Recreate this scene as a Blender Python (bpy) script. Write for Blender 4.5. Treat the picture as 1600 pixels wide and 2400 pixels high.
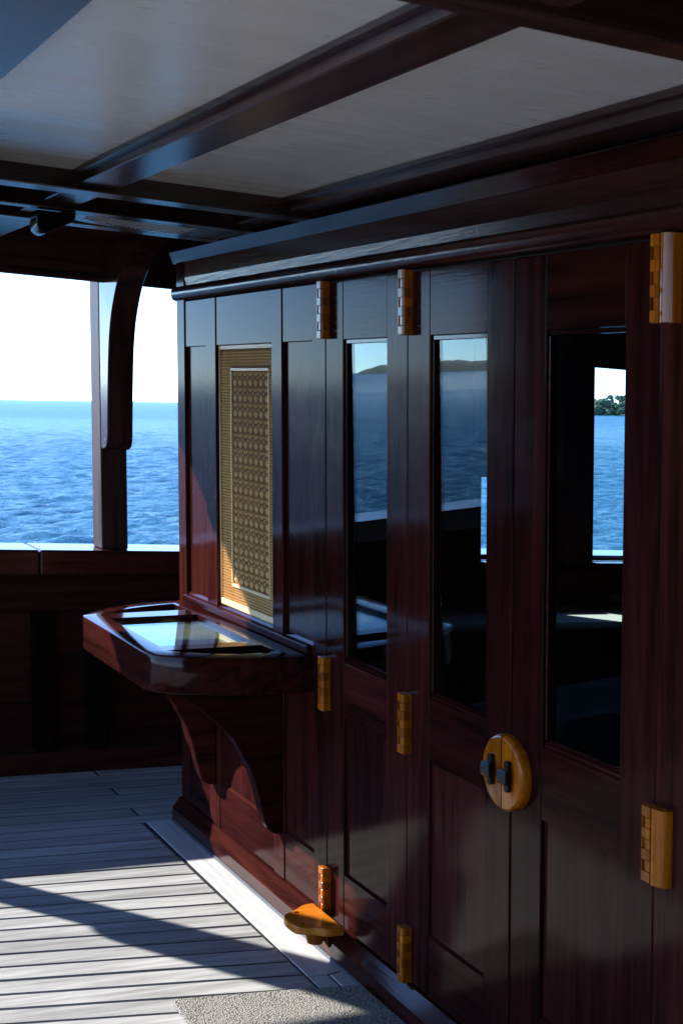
import bpy, bmesh, math, random
import numpy as np
from mathutils import Vector, Matrix

for o in list(bpy.data.objects):
    bpy.data.objects.remove(o, do_unlink=True)
scene = bpy.context.scene
col = scene.collection
random.seed(7)
rng = np.random.default_rng(11)

# ------------------------------------------------------------------ ship frame
# Ship coordinates: x = fore-and-aft (0 = face of the bulkhead), y = athwart
# towards the ship's side, z = up from the deck.  The ship heels and has sheer,
# so its axes are slightly tilted against the sea.
BX = Vector((1.0, 0.019866, -0.043236))
BY = Vector((0.0, 1.0, 0.014190))
BZ = Vector((-0.016412, 0.004013, 1.0))


def S(x, y=None, z=None):
    if y is None:
        x, y, z = x
    return BX * x + BY * y + BZ * z


# ------------------------------------------------------------------ camera
CAM = S(-1.63, 0.0, 1.5)
F, CX, CY = 3300.0, 800.0, 1200.0


def pray(px, py):
    return Vector(((px - CX) / F, (py - CY) / F, 1.0))


_up = pray(0, 936).cross(pray(405, 942)).normalized()
if _up.y > 0:
    _up = -_up
_dy = pray(-788, 872).normalized()
_Y = (_dy - _up * _dy.dot(_up)).normalized()
_X = _Y.cross(_up).normalized()
R3 = Matrix((_X, _Y, _up))
right, down, fwd = R3.col[0], R3.col[1], R3.col[2]
M = Matrix.Identity(4)
for i in range(3):
    M[i][0], M[i][1], M[i][2], M[i][3] = right[i], -down[i], -fwd[i], CAM[i]
cd = bpy.data.cameras.new('camera')
cam = bpy.data.objects.new('camera', cd)
col.objects.link(cam)
cam.matrix_world = M
cd.sensor_fit = 'VERTICAL'
cd.sensor_height = 36.0
cd.lens = F / 2400 * 36.0
cd.clip_start = 0.05
cd.clip_end = 60000
cd.dof.use_dof = True
cd.dof.focus_distance = 4.6
cd.dof.aperture_fstop = 13.0
scene.camera = cam

# ------------------------------------------------------------------ sun and sky
sun_dir = S(1.0, -1.30, -1.05).normalized()        # the way the light travels
sd = bpy.data.lights.new('sun', 'SUN')
sd.energy = 2.3
sd.angle = math.radians(0.55)
sd.color = (1.0, 0.97, 0.92)
so = bpy.data.objects.new('sun', sd)
col.objects.link(so)
so.location = (-8, 12, 10)
so.rotation_euler = sun_dir.to_track_quat('-Z', 'Y').to_euler()
to_sun = -sun_dir
world = bpy.data.worlds.new('World')
scene.world = world
world.use_nodes = True
wn = world.node_tree
wn.nodes.clear()
sky = wn.nodes.new('ShaderNodeTexSky')
sky.sky_type = 'NISHITA'
sky.sun_disc = False
sky.sun_elevation = math.asin(to_sun.z)
sky.sun_rotation = math.atan2(to_sun.x, to_sun.y)
sky.air_density = 0.55
sky.dust_density = 0.0
sky.ozone_density = 5.5
bg = wn.nodes.new('ShaderNodeBackground')
bg.inputs['Strength'].default_value = 0.13
wo = wn.nodes.new('ShaderNodeOutputWorld')
wn.links.new(sky.outputs[0], bg.inputs[0])
wn.links.new(bg.outputs[0], wo.inputs[0])
vs = scene.view_settings
vs.view_transform = 'Standard'
vs.look = 'None'
vs.exposure = 2.35
vs.gamma = 1.0
vs.use_curve_mapping = False
scene.cycles.max_bounces = 10
scene.cycles.transparent_max_bounces = 16
scene.cycles.sample_clamp_indirect = 6.0
scene.cycles.caustics_reflective = False
scene.cycles.caustics_refractive = False

# ------------------------------------------------------------------ materials


def new_mat(name):
    m = bpy.data.materials.new(name)
    m.use_nodes = True
    nt = m.node_tree
    return m, nt, nt.nodes['Principled BSDF']


def nd(nt, t, **kw):
    n = nt.nodes.new(t)
    for k, v in kw.items():
        setattr(n, k, v)
    return n


def wood(name, dark, light, axis='z', rough=0.2, bump=0.12, grain=26.0, coat=0.0, var=0.35, dist=0.7,
         wav=0.0, spec=0.5, metal=0.0, ior=1.5):
    """Wood grain stretched along one ship axis, shifted and tinted from piece to piece."""
    m, nt, p = new_mat(name)
    geo = nd(nt, 'ShaderNodeNewGeometry')
    oi = nd(nt, 'ShaderNodeObjectInfo')
    off = nd(nt, 'ShaderNodeVectorMath', operation='SCALE')
    cmb = nd(nt, 'ShaderNodeCombineXYZ')
    for i in range(3):
        nt.links.new(oi.outputs['Random'], cmb.inputs[i])
    nt.links.new(cmb.outputs[0], off.inputs[0])
    off.inputs['Scale'].default_value = 37.0
    add = nd(nt, 'ShaderNodeVectorMath', operation='ADD')
    nt.links.new(geo.outputs['Position'], add.inputs[0])
    nt.links.new(off.outputs[0], add.inputs[1])
    mp = nd(nt, 'ShaderNodeMapping')
    sc = [grain, grain, grain]
    sc['xyz'.index(axis)] = grain * 0.055
    mp.inputs['Scale'].default_value = sc
    nt.links.new(add.outputs[0], mp.inputs[0])
    n1 = nd(nt, 'ShaderNodeTexNoise')
    n1.inputs['Scale'].default_value = 1.0
    n1.inputs['Detail'].default_value = 5
    n1.inputs['Distortion'].default_value = dist
    nt.links.new(mp.outputs[0], n1.inputs['Vector'])
    n2 = nd(nt, 'ShaderNodeTexNoise')
    n2.inputs['Scale'].default_value = 6.0
    n2.inputs['Detail'].default_value = 3
    nt.links.new(mp.outputs[0], n2.inputs['Vector'])
    mx = nd(nt, 'ShaderNodeMix', data_type='RGBA')
    rp = nd(nt, 'ShaderNodeMapRange')
    rp.inputs['From Min'].default_value = 0.3
    rp.inputs['From Max'].default_value = 0.7
    ad2 = nd(nt, 'ShaderNodeMath', operation='MULTIPLY_ADD')
    ad2.inputs[1].default_value = 0.35
    nt.links.new(n2.outputs['Fac'], ad2.inputs[0])
    sb = nd(nt, 'ShaderNodeMath', operation='SUBTRACT')
    nt.links.new(n1.outputs['Fac'], sb.inputs[0])
    sb.inputs[1].default_value = 0.17
    nt.links.new(sb.outputs[0], ad2.inputs[2])
    nt.links.new(ad2.outputs[0], rp.inputs['Value'])
    nt.links.new(rp.outputs[0], mx.inputs[0])
    mx.inputs[6].default_value = (*dark, 1)
    mx.inputs[7].default_value = (*light, 1)
    hs = nd(nt, 'ShaderNodeHueSaturation')
    vr = nd(nt, 'ShaderNodeMapRange')
    vr.inputs['To Min'].default_value = 1 - var
    vr.inputs['To Max'].default_value = 1 + var
    nt.links.new(oi.outputs['Random'], vr.inputs['Value'])
    nt.links.new(vr.outputs[0], hs.inputs['Value'])
    nt.links.new(mx.outputs[2], hs.inputs['Color'])
    nt.links.new(hs.outputs[0], p.inputs['Base Color'])
    rr = nd(nt, 'ShaderNodeMapRange')
    rr.inputs['To Min'].default_value = rough * 0.8
    rr.inputs['To Max'].default_value = rough * 1.25
    nt.links.new(n1.outputs['Fac'], rr.inputs['Value'])
    nt.links.new(rr.outputs[0], p.inputs['Roughness'])
    p.inputs['Specular IOR Level'].default_value = spec
    p.inputs['Metallic'].default_value = metal
    p.inputs['IOR'].default_value = ior
    p.inputs['Coat Weight'].default_value = coat
    p.inputs['Coat Roughness'].default_value = rough * 0.6
    b = nd(nt, 'ShaderNodeBump')
    b.inputs['Strength'].default_value = bump
    b.inputs['Distance'].default_value = 0.002
    nt.links.new(n2.outputs['Fac'], b.inputs['Height'])
    last = b
    if wav:
        # uneven hand-planed, hand-varnished surface
        n3 = nd(nt, 'ShaderNodeTexNoise')
        n3.inputs['Scale'].default_value = 7.0
        n3.inputs['Detail'].default_value = 2
        nt.links.new(add.outputs[0], n3.inputs['Vector'])
        b2 = nd(nt, 'ShaderNodeBump')
        b2.inputs['Strength'].default_value = wav
        b2.inputs['Distance'].default_value = 0.01
        nt.links.new(n3.outputs['Fac'], b2.inputs['Height'])
        nt.links.new(b.outputs[0], b2.inputs['Normal'])
        last = b2
    nt.links.new(last.outputs[0], p.inputs['Normal'])
    return m


MD, ML = (0.012, 0.0030, 0.0026), (0.052, 0.0105, 0.0080)
mah_z = wood('mahogany_upright', MD, ML, 'z', 0.11, 0.05, wav=0.025, ior=1.125)
mah_y = wood('mahogany_athwart', MD, ML, 'y', 0.11, 0.05, wav=0.025, ior=1.125)
mah_x = wood('mahogany_fore_aft', MD, ML, 'x', 0.13, 0.06, wav=0.025, ior=1.125)
mah_gloss = wood('mahogany_gloss', MD, ML, 'y', 0.09, 0.05, wav=0.02, ior=1.3)
mah_frieze = wood('mahogany_planed', MD, ML, 'y', 0.18, 0.2, grain=22, wav=0.05, ior=1.3)
beam_y = wood('beam_wood_athwart', (0.03, 0.012, 0.01), (0.07, 0.03, 0.024), 'y', 0.23, 0.08, wav=0.02, ior=1.65)
beam_x = wood('beam_wood_fore_aft', (0.03, 0.012, 0.01), (0.07, 0.03, 0.024), 'x', 0.23, 0.08, wav=0.02, ior=1.65)
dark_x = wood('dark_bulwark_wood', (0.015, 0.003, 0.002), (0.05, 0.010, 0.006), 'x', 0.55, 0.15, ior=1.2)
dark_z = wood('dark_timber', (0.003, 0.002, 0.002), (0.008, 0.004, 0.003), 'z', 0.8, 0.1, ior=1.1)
post_z = wood('post_wood', (0.018, 0.007, 0.006), (0.05, 0.02, 0.015), 'z', 0.13, 0.08, wav=0.03, ior=1.34)
post_dull = wood('post_shaft_wood', (0.022, 0.011, 0.009), (0.055, 0.029, 0.023), 'z', 0.4, 0.2, ior=1.2)
rail_x = wood('cap_rail_wood', (0.032, 0.009, 0.007), (0.085, 0.023, 0.017), 'x', 0.16, 0.08, wav=0.03, ior=1.4)
orange_z = wood('orange_wood', (0.22, 0.046, 0.002), (0.50, 0.128, 0.004), 'z', 0.16, 0.06, grain=38, var=0.16, ior=1.35)
orange_dark = wood('orange_wood_dark', (0.17, 0.038, 0.002), (0.36, 0.090, 0.003), 'z', 0.18, 0.06, grain=38, var=0.12, ior=1.35)
orange_x = wood('orange_wood_flat', (0.42, 0.115, 0.006), (0.58, 0.18, 0.012), 'x', 0.18, 0.06, grain=45, var=0.06)
teak = wood('weathered_teak', (0.235, 0.228, 0.215), (0.425, 0.418, 0.405), 'x', 0.62, 0.35, grain=46, var=0.15, spec=0.3, dist=0.15)
teak_y = wood('weathered_teak_margin', (0.42, 0.415, 0.405), (0.53, 0.525, 0.515), 'y', 0.6, 0.25, grain=30, var=0.05, spec=0.3)
gold_z = wood('gilded_wood', (0.92, 0.57, 0.23), (0.96, 0.74, 0.42), 'z', 0.38, 0.2, grain=80, var=0.04, metal=0.0, ior=1.25)
brown_back = wood('carving_ground', (0.26, 0.10, 0.03), (0.42, 0.19, 0.06), 'z', 0.7, 0.2, ior=1.1)


def simple(name, color, rough=0.5, metallic=0.0, spec=0.5, noise=0.0, nscale=20.0, bump=0.0):
    m, nt, p = new_mat(name)
    p.inputs['Roughness'].default_value = rough
    p.inputs['Metallic'].default_value = metallic
    p.inputs['Specular IOR Level'].default_value = spec
    tc = nd(nt, 'ShaderNodeNewGeometry')
    n = nd(nt, 'ShaderNodeTexNoise')
    n.inputs['Scale'].default_value = nscale
    n.inputs['Detail'].default_value = 5
    nt.links.new(tc.outputs['Position'], n.inputs['Vector'])
    mx = nd(nt, 'ShaderNodeMix', data_type='RGBA')
    mx.inputs[6].default_value = (*[c * (1 - noise) for c in color], 1)
    mx.inputs[7].default_value = (*[min(1, c * (1 + noise)) for c in color], 1)
    nt.links.new(n.outputs['Fac'], mx.inputs[0])
    nt.links.new(mx.outputs[2], p.inputs['Base Color'])
    if bump:
        b = nd(nt, 'ShaderNodeBump')
        b.inputs['Strength'].default_value = bump
        b.inputs['Distance'].default_value = 0.004
        nt.links.new(n.outputs['Fac'], b.inputs['Height'])
        nt.links.new(b.outputs[0], p.inputs['Normal'])
    return m


caulk = simple('black_caulking', (0.012, 0.012, 0.014), 0.5, noise=0.3)
sealant = simple('grey_sealant', (0.10, 0.11, 0.12), 0.35, noise=0.2)
iron = simple('black_iron', (0.025, 0.026, 0.028), 0.32, metallic=0.7, noise=0.3, nscale=60, bump=0.15)
cushion = simple('cream_cushion', (0.62, 0.60, 0.52), 0.75, noise=0.05, nscale=90, bump=0.2)
canvas = simple('dark_canvas', (0.02, 0.018, 0.018), 0.85, noise=0.2, nscale=120, bump=0.2)
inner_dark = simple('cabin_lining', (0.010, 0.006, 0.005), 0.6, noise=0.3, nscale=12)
pale_slat = simple('pale_slat', (0.86, 0.80, 0.76), 0.35, noise=0.1)
hood_mat = simple('black_lacquer', (0.012, 0.012, 0.014), 0.16, noise=0.2)


def ceiling_mat():
    m, nt, p = new_mat('white_ceiling_paint')
    g = nd(nt, 'ShaderNodeNewGeometry')
    n = nd(nt, 'ShaderNodeTexNoise')
    mp = nd(nt, 'ShaderNodeMapping')
    mp.inputs['Scale'].default_value = (1.2, 5.0, 3.0)
    nt.links.new(g.outputs['Position'], mp.inputs[0])
    n.inputs['Scale'].default_value = 2.2
    n.inputs['Detail'].default_value = 6
    nt.links.new(mp.outputs[0], n.inputs['Vector'])
    # scuffs: few sparse dark marks
    n2 = nd(nt, 'ShaderNodeTexNoise')
    mp2 = nd(nt, 'ShaderNodeMapping')
    mp2.inputs['Scale'].default_value = (9.0, 26.0, 9.0)
    nt.links.new(g.outputs['Position'], mp2.inputs[0])
    n2.inputs['Scale'].default_value = 1.6
    n2.inputs['Detail'].default_value = 3
    nt.links.new(mp2.outputs[0], n2.inputs['Vector'])
    sc = nd(nt, 'ShaderNodeMapRange')
    sc.inputs['From Min'].default_value = 0.70
    sc.inputs['From Max'].default_value = 0.80
    nt.links.new(n2.outputs['Fac'], sc.inputs['Value'])
    mx = nd(nt, 'ShaderNodeMix', data_type='RGBA')
    mx.inputs[6].default_value = (0.76, 0.745, 0.72, 1)
    mx.inputs[7].default_value = (0.84, 0.83, 0.81, 1)
    nt.links.new(n.outputs['Fac'], mx.inputs[0])
    m2 = nd(nt, 'ShaderNodeMix', data_type='RGBA')
    nt.links.new(sc.outputs[0], m2.inputs[0])
    nt.links.new(mx.outputs[2], m2.inputs[6])
    m2.inputs[7].default_value = (0.30, 0.28, 0.26, 1)
    nt.links.new(m2.outputs[2], p.inputs['Base Color'])
    rr = nd(nt, 'ShaderNodeMapRange')
    rr.inputs['To Min'].default_value = 0.18
    rr.inputs['To Max'].default_value = 0.36
    nt.links.new(n.outputs['Fac'], rr.inputs['Value'])
    nt.links.new(rr.outputs[0], p.inputs['Roughness'])
    b = nd(nt, 'ShaderNodeBump')
    b.inputs['Strength'].default_value = 0.05
    b.inputs['Distance'].default_value = 0.01
    nt.links.new(n.outputs['Fac'], b.inputs['Height'])
    nt.links.new(b.outputs[0], p.inputs['Normal'])
    return m


white_paint = ceiling_mat()


def glass_mat(name, tint, ior=1.5, rough=0.0):
    m, nt, p = new_mat(name)
    nt.nodes.remove(p)
    out = nt.nodes['Material Output']
    fr = nd(nt, 'ShaderNodeFresnel')
    # same reflectance on both faces of the thin pane (no total internal reflection)
    gg = nd(nt, 'ShaderNodeNewGeometry')
    mr = nd(nt, 'ShaderNodeMapRange')
    mr.inputs['To Min'].default_value = ior
    mr.inputs['To Max'].default_value = 1.0 / ior
    nt.links.new(gg.outputs['Backfacing'], mr.inputs['Value'])
    nt.links.new(mr.outputs[0], fr.inputs['IOR'])
    tr = nd(nt, 'ShaderNodeBsdfTransparent')
    tr.inputs['Color'].default_value = (*tint, 1)
    gl = nd(nt, 'ShaderNodeBsdfGlossy')
    gl.inputs['Roughness'].default_value = rough
    gl.inputs['Color'].default_value = (0.80, 0.95, 1.0, 1)
    mx = nd(nt, 'ShaderNodeMixShader')
    nt.links.new(fr.outputs[0], mx.inputs[0])
    nt.links.new(tr.outputs[0], mx.inputs[1])
    nt.links.new(gl.outputs[0], mx.inputs[2])
    nt.links.new(mx.outputs[0], out.inputs[0])
    return m


door_glass = glass_mat('door_glass', (0.86, 0.95, 0.96), 1.30, 0.003)
table_glass = glass_mat('table_glass', (0.93, 0.97, 0.96), 1.52, 0.01)
window_glass = glass_mat('window_glass', (0.96, 0.98, 0.99), 1.4, 0.0)


def chart_mat():
    m, nt, p = new_mat('printed_sea_chart')
    g = nd(nt, 'ShaderNodeNewGeometry')
    n = nd(nt, 'ShaderNodeTexNoise')
    n.inputs['Scale'].default_value = 5.5
    n.inputs['Detail'].default_value = 7
    n.inputs['Distortion'].default_value = 0.5
    nt.links.new(g.outputs['Position'], n.inputs['Vector'])
    r = nd(nt, 'ShaderNodeValToRGB')
    r.color_ramp.interpolation = 'LINEAR'
    e = r.color_ramp.elements
    e[0].position, e[0].color = 0.36, (0.07, 0.14, 0.14, 1)
    e[1].position, e[1].color = 0.66, (0.20, 0.18, 0.07, 1)
    for pos, c in ((0.48, (0.16, 0.22, 0.20, 1)), (0.515, (0.03, 0.05, 0.02, 1)), (0.55, (0.22, 0.22, 0.10, 1))):
        k = e.new(pos)
        k.color = c
    nt.links.new(n.outputs['Fac'], r.inputs[0])
    nt.links.new(r.outputs[0], p.inputs['Base Color'])
    p.inputs['Roughness'].default_value = 0.7
    return m


chart_print = chart_mat()


def rug_mat():
    m, nt, p = new_mat('looped_rug_pile')
    g = nd(nt, 'ShaderNodeNewGeometry')
    v = nd(nt, 'ShaderNodeTexVoronoi')
    v.inputs['Scale'].default_value = 240
    nt.links.new(g.outputs['Position'], v.inputs['Vector'])
    n = nd(nt, 'ShaderNodeTexNoise')
    n.inputs['Scale'].default_value = 60
    n.inputs['Detail'].default_value = 4
    nt.links.new(g.outputs['Position'], n.inputs['Vector'])
    r = nd(nt, 'ShaderNodeValToRGB')
    e = r.color_ramp.elements
    e[0].position, e[0].color = 0.0, (0.64, 0.61, 0.54, 1)
    e[1].position, e[1].color = 0.72, (0.13, 0.125, 0.11, 1)
    nt.links.new(v.outputs['Distance'], r.inputs[0])
    mx = nd(nt, 'ShaderNodeMix', data_type='RGBA', blend_type='MULTIPLY')
    mx.inputs[0].default_value = 0.5
    nt.links.new(r.outputs[0], mx.inputs[6])
    nt.links.new(n.outputs['Fac'], mx.inputs[7])
    nt.links.new(r.outputs[0], p.inputs['Base Color'])
    p.inputs['Roughness'].default_value = 0.95
    p.inputs['Specular IOR Level'].default_value = 0.1
    b = nd(nt, 'ShaderNodeBump', invert=True)
    b.inputs['Strength'].default_value = 1.0
    b.inputs['Distance'].default_value = 0.004
    nt.links.new(v.outputs['Distance'], b.inputs['Height'])
    nt.links.new(b.outputs[0], p.inputs['Normal'])
    return m


rug_pile = rug_mat()


def sea_mat():
    m, nt, p = new_mat('sea_water')
    p.inputs['Base Color'].default_value = (0.012, 0.070, 0.135, 1)
    p.inputs['Roughness'].default_value = 0.10
    p.inputs['IOR'].default_value = 1.33
    g = nd(nt, 'ShaderNodeNewGeometry')
    mp = nd(nt, 'ShaderNodeMapping')
    mp.inputs['Scale'].default_value = (1.0, 1.7, 1.0)
    mp.inputs['Rotation'].default_value = (0, 0, 0.25)
    nt.links.new(g.outputs['Position'], mp.inputs[0])
    n = nd(nt, 'ShaderNodeTexNoise')
    n.inputs['Scale'].default_value = 2.4
    n.inputs['Detail'].default_value = 7
    n.inputs['Roughness'].default_value = 0.6
    nt.links.new(mp.outputs[0], n.inputs['Vector'])
    b = nd(nt, 'ShaderNodeBump')
    b.inputs['Strength'].default_value = 0.9
    b.inputs['Distance'].default_value = 0.16
    nt.links.new(n.outputs['Fac'], b.inputs['Height'])
    # ripples too small for the mesh: small random tilts of the surface
    rp_ = nd(nt, 'ShaderNodeTexNoise')
    rp_.inputs['Scale'].default_value = 5.0
    rp_.inputs['Detail'].default_value = 2
    nt.links.new(mp.outputs[0], rp_.inputs['Vector'])
    sb = nd(nt, 'ShaderNodeVectorMath', operation='SUBTRACT')
    nt.links.new(rp_.outputs['Color'], sb.inputs[0])
    sb.inputs[1].default_value = (0.5, 0.5, 0.5)
    sl = nd(nt, 'ShaderNodeVectorMath', operation='SCALE')
    sl.inputs['Scale'].default_value = 0.6
    nt.links.new(sb.outputs[0], sl.inputs[0])
    ad = nd(nt, 'ShaderNodeVectorMath', operation='ADD')
    nt.links.new(b.outputs[0], ad.inputs[0])
    nt.links.new(sl.outputs[0], ad.inputs[1])
    no = nd(nt, 'ShaderNodeVectorMath', operation='NORMALIZE')
    nt.links.new(ad.outputs[0], no.inputs[0])
    # beyond the resolved waves the same ripples are carried by roughness
    ln = nd(nt, 'ShaderNodeVectorMath', operation='LENGTH')
    nt.links.new(g.outputs['Position'], ln.inputs[0])
    mr = nd(nt, 'ShaderNodeMapRange')
    mr.inputs['From Min'].default_value = 60
    mr.inputs['From Max'].default_value = 360
    mr.inputs['To Min'].default_value = 0.07
    mr.inputs['To Max'].default_value = 0.34
    nt.links.new(ln.outputs['Value'], mr.inputs['Value'])
    # wavy water: diffuse body, gloss with a Gaussian spread of wave slopes
    out = nt.nodes['Material Output']
    nt.nodes.remove(p)
    df = nd(nt, 'ShaderNodeBsdfDiffuse')
    df.inputs['Color'].default_value = (0.028, 0.125, 0.20, 1)
    gl = nd(nt, 'ShaderNodeBsdfGlossy', distribution='BECKMANN')
    nt.links.new(mr.outputs[0], gl.inputs['Roughness'])
    nt.links.new(no.outputs[0], gl.inputs['Normal'])
    nt.links.new(no.outputs[0], df.inputs['Normal'])
    fr = nd(nt, 'ShaderNodeFresnel')
    fr.inputs['IOR'].default_value = 1.33
    nt.links.new(no.outputs[0], fr.inputs['Normal'])
    mf = nd(nt, 'ShaderNodeMapRange')
    mf.inputs['From Max'].default_value = 1.0
    mf.inputs['To Max'].default_value = 0.72
    nt.links.new(fr.outputs[0], mf.inputs['Value'])
    mx = nd(nt, 'ShaderNodeMixShader')
    nt.links.new(mf.outputs[0], mx.inputs[0])
    nt.links.new(df.outputs[0], mx.inputs[1])
    nt.links.new(gl.outputs[0], mx.inputs[2])
    nt.links.new(mx.outputs[0], out.inputs[0])
    return m


sea_water = sea_mat()


def leaf_mat(name, dark, light, scale):
    m, nt, p = new_mat(name)
    g = nd(nt, 'ShaderNodeNewGeometry')
    n = nd(nt, 'ShaderNodeTexNoise')
    n.inputs['Scale'].default_value = scale
    n.inputs['Detail'].default_value = 4
    nt.links.new(g.outputs['Position'], n.inputs['Vector'])
    mx = nd(nt, 'ShaderNodeMix', data_type='RGBA')
    nt.links.new(n.outputs['Fac'], mx.inputs[0])
    mx.inputs[6].default_value = (*dark, 1)
    mx.inputs[7].default_value = (*light, 1)
    nt.links.new(mx.outputs[2], p.inputs['Base Color'])
    p.inputs['Roughness'].default_value = 0.8
    return m


foliage = leaf_mat('shore_foliage', (0.05, 0.09, 0.05), (0.11, 0.16, 0.08), 0.25)
island_green = leaf_mat('island_forest', (0.020, 0.045, 0.042), (0.042, 0.075, 0.066), 0.03)
sand = simple('dark_beach', (0.12, 0.13, 0.09), 0.9, noise=0.2, nscale=0.2)  # dull olive-grey sand colour

# ------------------------------------------------------------------ mesh helpers


class MB:
    """Collects shapes given in ship coordinates into one mesh."""

    def __init__(self):
        self.bm = bmesh.new()

    def box(self, x0, x1, y0, y1, z0, z1, bev=0.0, seg=1):
        bm = self.bm
        vs_ = [bm.verts.new((x, y, z)) for x in (x0, x1) for y in (y0, y1) for z in (z0, z1)]
        idx = [(0, 1, 3, 2), (4, 6, 7, 5), (0, 4, 5, 1), (2, 3, 7, 6), (0, 2, 6, 4), (1, 5, 7, 3)]
        fs = [bm.faces.new([vs_[i] for i in f]) for f in idx]
        if bev:
            es = list({e for f in fs for e in f.edges})
            bmesh.ops.bevel(bm, geom=es, offset=bev, segments=seg, affect='EDGES', profile=0.5)
        return self

    def prism(self, pts, axis, a0, a1, holes=(), bev=0.0, seg=2):
        """Polygon in the two axes other than `axis` (in order), extruded along it, with holes."""
        bm = self.bm
        ai = 'xyz'.index(axis)
        oth = [i for i in range(3) if i != ai]

        def mk(p, a):
            c = [0, 0, 0]
            c[oth[0]], c[oth[1]], c[ai] = p[0], p[1], a
            return bm.verts.new(c)
        loops = [pts] + list(holes)
        allf = []
        caps = {}
        for a in (a0, a1):
            ring_v, edges = [], []
            for lp in loops:
                v = [mk(p, a) for p in lp]
                ring_v.append(v)
                edges += [bm.edges.new((v[i], v[(i + 1) % len(v)])) for i in range(len(v))]
            if holes:
                r = bmesh.ops.triangle_fill(bm, edges=edges, use_beauty=True)
                allf += [g for g in r['geom'] if isinstance(g, bmesh.types.BMFace)]
            else:
                allf.append(bm.faces.new(ring_v[0]))
            caps[a] = ring_v
        for lo, hi in zip(caps[a0], caps[a1]):
            n = len(lo)
            for i in range(n):
                allf.append(bm.faces.new((lo[i], lo[(i + 1) % n], hi[(i + 1) % n], hi[i])))
        bmesh.ops.recalc_face_normals(bm, faces=allf)
        if bev:
            es = []
            for lo, hi in zip(caps[a0][:1], caps[a1][:1]):
                for ring in (lo, hi):
                    for i in range(len(ring)):
                        e = bm.edges.get((ring[i], ring[(i + 1) % len(ring)]))
                        if e:
                            es.append(e)
            bmesh.ops.bevel(bm, geom=es, offset=bev, segments=seg, affect='EDGES', profile=0.5)
        return self

    def poly(self, vs_):
        bm = self.bm
        self.bm.faces.new([bm.verts.new(v) for v in vs_])
        return self

    def hull(self, vs_, faces):
        bm = self.bm
        v = [bm.verts.new(p) for p in vs_]
        for f in faces:
            bm.faces.new([v[i] for i in f])
        return self

    def cyl(self, c, r, a0, a1, axis='z', n=20, r2=None):
        r2 = r if r2 is None else r2
        ai = 'xyz'.index(axis)
        oth = [i for i in range(3) if i != ai]
        bm = self.bm
        rings = []
        for a, rr in ((a0, r), (a1, r2)):
            ring = []
            for k in range(n):
                t = 2 * math.pi * k / n
                p = [0, 0, 0]
                p[oth[0]] = c[0] + rr * math.cos(t)
                p[oth[1]] = c[1] + rr * math.sin(t)
                p[ai] = a
                ring.append(bm.verts.new(p))
            rings.append(ring)
        fs = [bm.faces.new(rings[0]), bm.faces.new(rings[1])]
        for k in range(n):
            fs.append(bm.faces.new((rings[0][k], rings[0][(k + 1) % n], rings[1][(k + 1) % n], rings[1][k])))
        bmesh.ops.recalc_face_normals(bm, faces=fs)
        return self

    def build(self, name, mat, parent=None, base=None, smooth=False):
        """base: ship coordinates of the object's origin (world offset removed from the mesh)."""
        bm = self.bm
        bmesh.ops.recalc_face_normals(bm, faces=bm.faces)
        if base is None and parent is not None:
            b = Vector(parent['_base'])
        elif base is None:
            xs = [v.co for v in bm.verts]
            b = S(sum(v.x for v in xs) / len(xs), sum(v.y for v in xs) / len(xs), min(v.z for v in xs))
        else:
            b = S(*base)
        for v in bm.verts:
            v.co = S(v.co.x, v.co.y, v.co.z) - b
        me = bpy.data.meshes.new(name)
        bm.to_mesh(me)
        bm.free()
        me.materials.append(mat)
        if smooth:
            for p in me.polygons:
                p.use_smooth = True
            try:
                me.set_sharp_from_angle(angle=math.radians(38))
            except Exception:
                pass
        o = bpy.data.objects.new(name, me)
        col.objects.link(o)
        if parent is None:
            o.location = b
        else:
            o.parent = parent
        o['_base'] = tuple(b)
        return o


def thing(name, label, cat, base, group=None):
    o = bpy.data.objects.new(name, None)
    o.empty_display_size = 0.1
    col.objects.link(o)
    b = S(*base)
    o.location = b
    o['_base'] = tuple(b)
    return tag(o, label, cat, group)


def tag(o, label=None, cat=None, group=None, kind=None):
    if label:
        o['label'] = label
    if cat:
        o['category'] = cat
    if group:
        o['group'] = group
    if kind:
        o['kind'] = kind
    return o


def box(name, mat, parent, x0, x1, y0, y1, z0, z1, bev=0.002):
    return MB().box(min(x0, x1), max(x0, x1), min(y0, y1), max(y0, y1), z0, z1, bev).build(name, mat, parent)


# ------------------------------------------------------------------ the sea
SEA_Z = CAM.z - 3.9
# ring mesh round the ship, fine near it and coarse towards the horizon
NA, NR = 760, 950
ang = np.radians(np.concatenate([np.linspace(-62, 74, NA), np.linspace(74, 298, 60)[1:]]))
NA = len(ang)
rad = np.concatenate([np.geomspace(20, 320, 780), np.geomspace(323, 42000, NR - 780)])
A, Rr = np.meshgrid(ang, rad)
XX, YY = Rr * np.sin(A), Rr * np.cos(A)
ZZ = np.zeros_like(XX)
cell = np.gradient(rad)[:, None] * np.ones_like(XX)
for k in range(64):
    lam = 0.34 * (2.8 / 0.34) ** rng.random()
    th = math.radians(205) + rng.normal(0, 0.55)
    amp = 0.0080 * lam ** 0.8
    ph = rng.random() * 6.283
    kk = 2 * math.pi / lam
    s_ = kk * (XX * math.sin(th) + YY * math.cos(th)) + ph
    w = np.clip((lam / (cell * 2.2)) - 1.0, 0, 1)
    ZZ += w * amp * ((np.sin(s_) * 0.5 + 0.5) ** 1.6 * 2 - 0.95)
ZZ += SEA_Z
verts = np.stack([XX, YY, ZZ], -1).reshape(-1, 3)
ii = (np.arange(NR - 1)[:, None] * NA + np.arange(NA - 1)[None, :]).ravel()
quads = np.stack([ii, ii + 1, ii + NA + 1, ii + NA], -1)
me = bpy.data.meshes.new('sea')
me.vertices.add(len(verts))
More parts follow.
